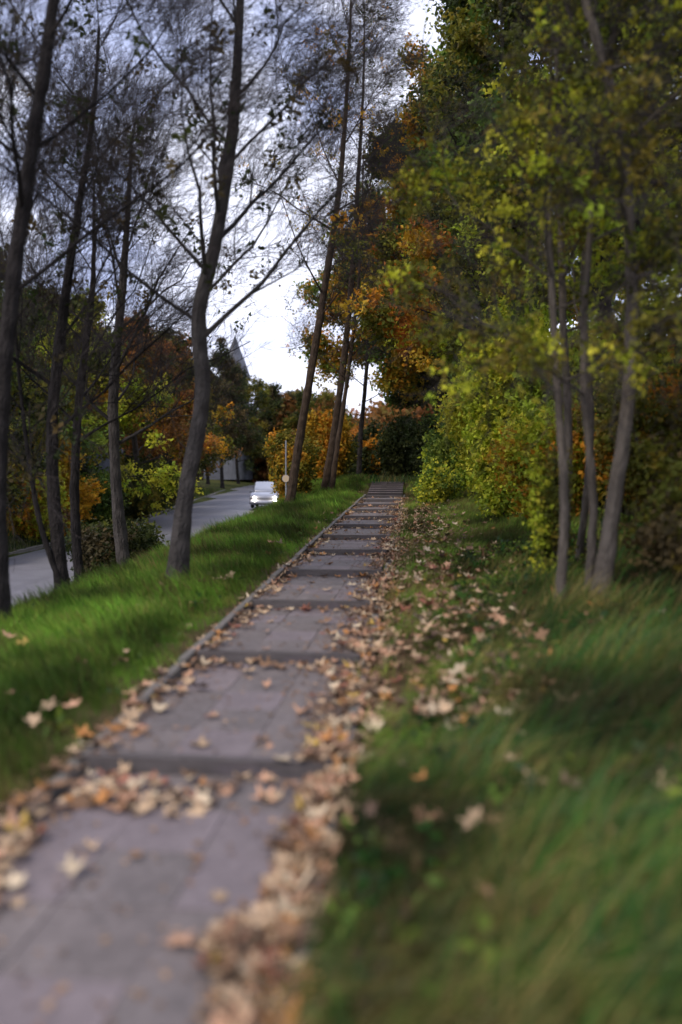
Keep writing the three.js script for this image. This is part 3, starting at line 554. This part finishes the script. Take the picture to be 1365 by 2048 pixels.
function grassPatch(label, count, where, geos, dryness, pal, scale, seed) {
  reseed(seed); const lists = geos.map(() => []);
  let made = 0, guard = 0;
  while (made < count && guard++ < count * 20) {
    const p = where(); if (!p) continue; const [x, Z] = p, n = fbm(x * 0.8 + 9, Z * 0.8 + 3, 2, 3), n2 = vnoise(x * 2.3, Z * 2.3, 6);
    const dry = rnd() < dryness(x, Z, n), c = pick(dry ? GR.dry : pal), s = scale(x, Z) * R(0.7, 1.25) * (0.65 + 0.7 * n2);
    const m = new THREE.Matrix4().compose(V(x, land(x, Z) - 0.01, -Z), new THREE.Quaternion().setFromAxisAngle(YUP, gauss() * 0.9), V(s * R(0.9, 1.2), s, s));
    lists[Math.floor(rnd() * geos.length)].push([m, rgb(c, R(0.7, 1.3) * (0.35 + 1.3 * smoothstep(fbm(x * 1.3 + 31, Z * 0.9, 12, 3), 0.3, 0.7)))]); made++;
  }
  const root = thing('grass', [0, 0, 0], label, 'grass', null, 'stuff');
  lists.forEach((l, i) => l.length && instanced('blades', geos[i], M.grass, l, root));
}
reseed(60);
const leftTufts = [tuft(26, -0.45, 0.15, 0.0032, 0.12), tuft(26, -0.5, 0.17, 0.0032, 0.12), tuft(22, -0.3, 0.13, 0.003, 0.12)];
const rightTufts = [tuft(18, 0.6, 0.26, 0.0045, 0.11), tuft(16, 1.0, 0.34, 0.005, 0.12), tuft(18, 0.3, 0.22, 0.0045, 0.12), tuft(8, 0.8, 0.5, 0.004, 0.07)];
const shortTufts = [tuft(24, 0.5, 0.14, 0.003, 0.12), tuft(24, 0.7, 0.16, 0.003, 0.12)];
const wideTufts = [tuft(14, -0.2, 0.3, 0.012, 0.4), tuft(14, 0.2, 0.34, 0.012, 0.4)];
grassPatch('mown green grass on the bank left of the path', 17000, () => { const Z = 2.2 + Math.pow(rnd(), 1.6) * 33, x = R(-6.8, -1.88); return x > -2.05 && rnd() < 0.6 ? null : [x, Z]; }, leftTufts, (x, Z, n) => 0.1 + 0.25 * smoothstep(n, 0.5, 0.7), GR.lawn, (x, Z) => (x > -2.3 ? 0.8 : 1.25) * (1 + 0.02 * Z), 61);
grassPatch('long lush grass on the right of the path in the foreground', 13000, () => { const Z = 0.9 + Math.pow(rnd(), 1.4) * 8, x = R(-0.42, 4.2); const e = edgeX(Z) + 0.35 * (fbm(x * 2, Z * 1.2, 9, 2) - 0.5); return x < e - 0.06 || (x < e + 0.12 && rnd() < 0.5) ? null : [x, Z]; }, rightTufts, (x, Z, n) => 0.2 + 0.35 * smoothstep(n, 0.46, 0.64), GR.deep, (x, Z) => 0.5 + 0.5 * smoothstep(x - edgeX(Z), 0.0, 0.9), 62);
grassPatch('short thin grass with fallen leaves along the right edge of the path', 9000, () => { const Z = 4 + Math.pow(rnd(), 1.4) * 28, x = R(-0.3, 3.0); return x < 0.0 && rnd() < 0.7 ? null : [x, Z]; }, shortTufts, (x, Z, n) => 0.3 + 0.4 * smoothstep(n, 0.45, 0.66), GR.fresh, (x, Z) => 0.8 + 0.02 * Z, 63);
grassPatch('rough grass on the verges beyond the path and across the road', 7000, () => { const s = rnd(); if (s < 0.45) { const Z = R(6, 70); return [roadFar(Z) - R(0.2, 8), Z]; } if (s < 0.75) return [R(3, 12), R(4, 40)]; return [R(-6.5, 3), R(32, 60)]; }, wideTufts, () => 0.25, GR.deep, () => 1, 64);

{ // broad-leaved weeds among the grass
  reseed(66); const lists = leafClump.map(() => []);
  for (let i = 0; i < 5200; i++) {
    const right = rnd() < 0.75, Z = right ? R(1.6, 12) : R(3, 22), x = right ? edgeX(Z) + 0.1 + Math.pow(rnd(), 0.8) * 3.4 : R(-5.2, -2); if (fbm(x * 1.7, Z * 1.7, 33, 2) < 0.47) continue;
    pick(lists).push([mat4(V(x, land(x, Z) + R(0.02, right ? 0.16 : 0.06), -Z), YUP.clone().add(rdir().multiplyScalar(0.4)).normalize(), R(0, 6.28), R(0.35, 0.8)), rgb(pick(rnd() < 0.3 ? C.brown : rnd() < 0.6 ? GR.deep : C.green), R(0.6, 1.4))]);
  }
  const root = thing('weeds', [0, 0, 0], 'broad-leaved weeds and clover scattered through the bank grass', 'weeds', null, 'stuff');
  lists.forEach((l, i) => instanced('leaves', leafClump[i], M.leaf, l, root));
}

// ------------------------------------------------------------------ fallen leaves
reseed(70);
function mapleLeaf(seedK) {                                             // a lobed leaf, 1 unit across, slightly curled
  const lobes = 5, rim = [], curl = R(0.15, 1.1), fold = R(-0.8, 0.8);
  for (let i = 0; i <= lobes * 4; i++) {
    const t = i / (lobes * 4), a = -Math.PI * 0.5 + 0.35 + t * (Math.PI * 2 - 0.7), k = (t * lobes) % 1, sp = 1 - Math.abs(k - 0.5) * 2;
    const r = (0.27 + 0.24 * Math.pow(sp, 1.3) * (0.75 + 0.5 * Math.sin(t * Math.PI))) * R(0.93, 1.07), x = Math.cos(a) * r, z = -Math.sin(a) * r;
    rim.push(V(x, curl * (x * x + z * z) * (1 + 0.6 * Math.sin(a * 3 + seedK)) + fold * x * z + 0.02, z));
  }
  const l = [], c = V(0, 0.015, 0.05);
  for (let i = 0; i < rim.length - 1; i++) for (const p of [c, rim[i], rim[i + 1]]) l.push(p.x, p.y, p.z);
  const e = V(0, 0.03, 0.62), s = 0.012; for (const p of [V(-s, 0.01, 0.05), V(s, 0.01, 0.05), e]) l.push(p.x, p.y, p.z);
  return soup(l);
}
const fallen = [0, 1, 2, 3, 4, 5, 6, 7, 8].map(mapleLeaf);
const tones = [
  ['pale tan', [0.40, 0.28, 0.17]], ['peach-coloured', [0.44, 0.25, 0.15]], ['orange', [0.40, 0.18, 0.05]], ['brown', [0.19, 0.105, 0.055]], ['rust-red', [0.24, 0.085, 0.05]], ['cream', [0.50, 0.40, 0.27]], ['yellow', [0.42, 0.28, 0.06]], ['dark brown', [0.10, 0.06, 0.038]],
].map(([n, c]) => ({ n, c, mat: [0.85, 1.1].map((k) => std(c.map((v) => v * k), 0.8)) }));
const toneOf = () => { const r = rnd(); return tones[r < 0.30 ? 0 : r < 0.43 ? 1 : r < 0.49 ? 2 : r < 0.72 ? 3 : r < 0.77 ? 4 : r < 0.84 ? 5 : r < 0.86 ? 6 : 7]; };
{
  const spots = [];
  const drop = (x, Z, where) => spots.push({ x, Z, where });
  const wide = (Z) => lerp(0.09, 0.26, smoothstep(Z, 3.4, 6));
  for (let i = 0; i < 2600; i++) { const Z = 1.6 + Math.pow(rnd(), 1.7) * 26; drop(-0.47 + gauss() * wide(Z) + wide(Z) * 0.4, Z, 'drift'); }      // drift on the right edge
  for (let i = 0; i < 620; i++) { const Z = 2.6 + Math.pow(rnd(), 1.5) * 24; drop(-1.72 + gauss() * (Z < 6 ? 0.17 : 0.12), Z, 'left'); }              // left edge
  for (let i = 0; i < 150; i++) { const Z = 1.8 + Math.pow(rnd(), 1.3) * 26; drop(R(-1.65, -0.5), Z, 'path'); }
  for (let k = 1; k < 12; k++) { const zs = Z0 + k * STEP; for (let i = 0; i < 24; i++) drop(R(-1.68, -0.5), zs - Math.abs(gauss()) * 0.22 - 0.03, 'step'); }  // caught below the risers
  for (let i = 0; i < 45; i++) drop(-1.35 + gauss() * 0.35, 3.65 + gauss() * 0.2, 'step');
  for (let i = 0; i < 50; i++) drop(-0.6 + gauss() * 0.08, 2.55 + gauss() * 0.14, 'heap');
  for (let i = 0; i < 1000; i++) { const Z = 4.6 + Math.pow(rnd(), 1.3) * 20; drop(0.0 + Math.abs(gauss()) * 0.9, Z, 'right'); }
  for (let i = 0; i < 140; i++) { const Z = R(2.4, 9); drop(edgeX(Z) + 0.1 + rnd() * 2.4, Z, 'right'); }
  for (let i = 0; i < 230; i++) { const Z = 4 + Math.pow(rnd(), 1.2) * 26; drop(R(-4.6, -1.95), Z, 'lawn'); }
  const words = { drift: 'in the right-edge drift', left: 'at the left path edge', path: 'on the bare slabs', step: 'at the foot of a riser', heap: 'in the small heap beside the path', right: 'in the grass right of the path', lawn: 'on the left grass bank' };
  const zone = (Z) => { const k = Math.floor((Z - Z0) / STEP); return k < 2 ? 'below the nearest visible step' : k > 8 ? 'far up the path' : 'above the ' + ['nearest', 'second', 'third', 'fourth', 'fifth', 'sixth', 'seventh'][k - 2] + ' step'; };
  const list = [];
  for (const s of spots) {
    const tone = toneOf(), size = 0.05 + 0.095 * Math.pow(rnd(), 1.3), y = walk(s.x, s.Z), soft = s.where === 'right' || s.where === 'lawn';
    const lift = (soft ? R(0.05, 0.16) : R(0.004, 0.035)) , q = new THREE.Quaternion().setFromEuler(new THREE.Euler(gauss() * (soft ? 0.5 : 0.28), R(0, 6.28), gauss() * (soft ? 0.5 : 0.28)));
    if (y === undefined) continue;
    const px = Math.abs((s.x + 0.09 * s.Z) / s.Z) > 0.46 || s.Z < 2.1;   // outside the view
    list.push({ ...s, tone, size, p: V(s.x, y + lift, -s.Z), q, px, d: s.Z / size });
  }
  list.sort((a, b) => (a.px - b.px) || (a.d - b.d));
  const single = list.slice(0, 280), rest = list.slice(280);
  for (const s of single) {
    const m = part(numbered('fallen_leaf'), pick(fallen), pick(s.tone.mat), scene); m.position.copy(s.p); m.quaternion.copy(s.q); m.scale.setScalar(s.size);
    const word = (s.size < 0.085 ? 'small ' : s.size > 0.118 ? 'large ' : '') + s.tone.n;
    tag(m, word + ' leaf ' + words[s.where] + ', ' + zone(s.Z), 'leaf', word + ' leaves ' + words[s.where] + ' ' + zone(s.Z));
  }
  const root = thing('leaf_litter', [0, 0, 0], 'scattered dry leaves farther up the path and its edges', 'leaves', null, 'stuff');
  const lists = fallen.map(() => []);
  for (let i = 0; i < 9000; i++) {                                      // torn scraps between the leaves
    const Z = 1.8 + Math.pow(rnd(), 1.6) * 22, r = rnd(), x = r < 0.55 ? -0.47 + gauss() * wide(Z) * 1.2 : r < 0.8 ? -1.7 + gauss() * 0.16 : r < 0.9 ? R(-1.7, -0.45) : R(-0.3, 1.2), y = walk(x, Z);
    const q = new THREE.Quaternion().setFromEuler(new THREE.Euler(gauss() * 0.3, R(0, 6.28), gauss() * 0.3)), z = R(0.012, 0.04);
    pick(lists).push([new THREE.Matrix4().compose(V(x, y + R(0.002, 0.012), -Z), q, V(z, z, z)), rgb(pick([[0.2, 0.11, 0.06], [0.3, 0.19, 0.11], [0.12, 0.075, 0.045]]), R(0.7, 1.3))]);
  }
  for (const s of rest) pick(lists).push([new THREE.Matrix4().compose(s.p, s.q, V(s.size, s.size, s.size)), rgb(s.tone.c, R(0.75, 1.15))]);
  lists.forEach((l, i) => instanced('leaves', fallen[i], M.litter, l, root));
}

renderer.render(scene, camera);
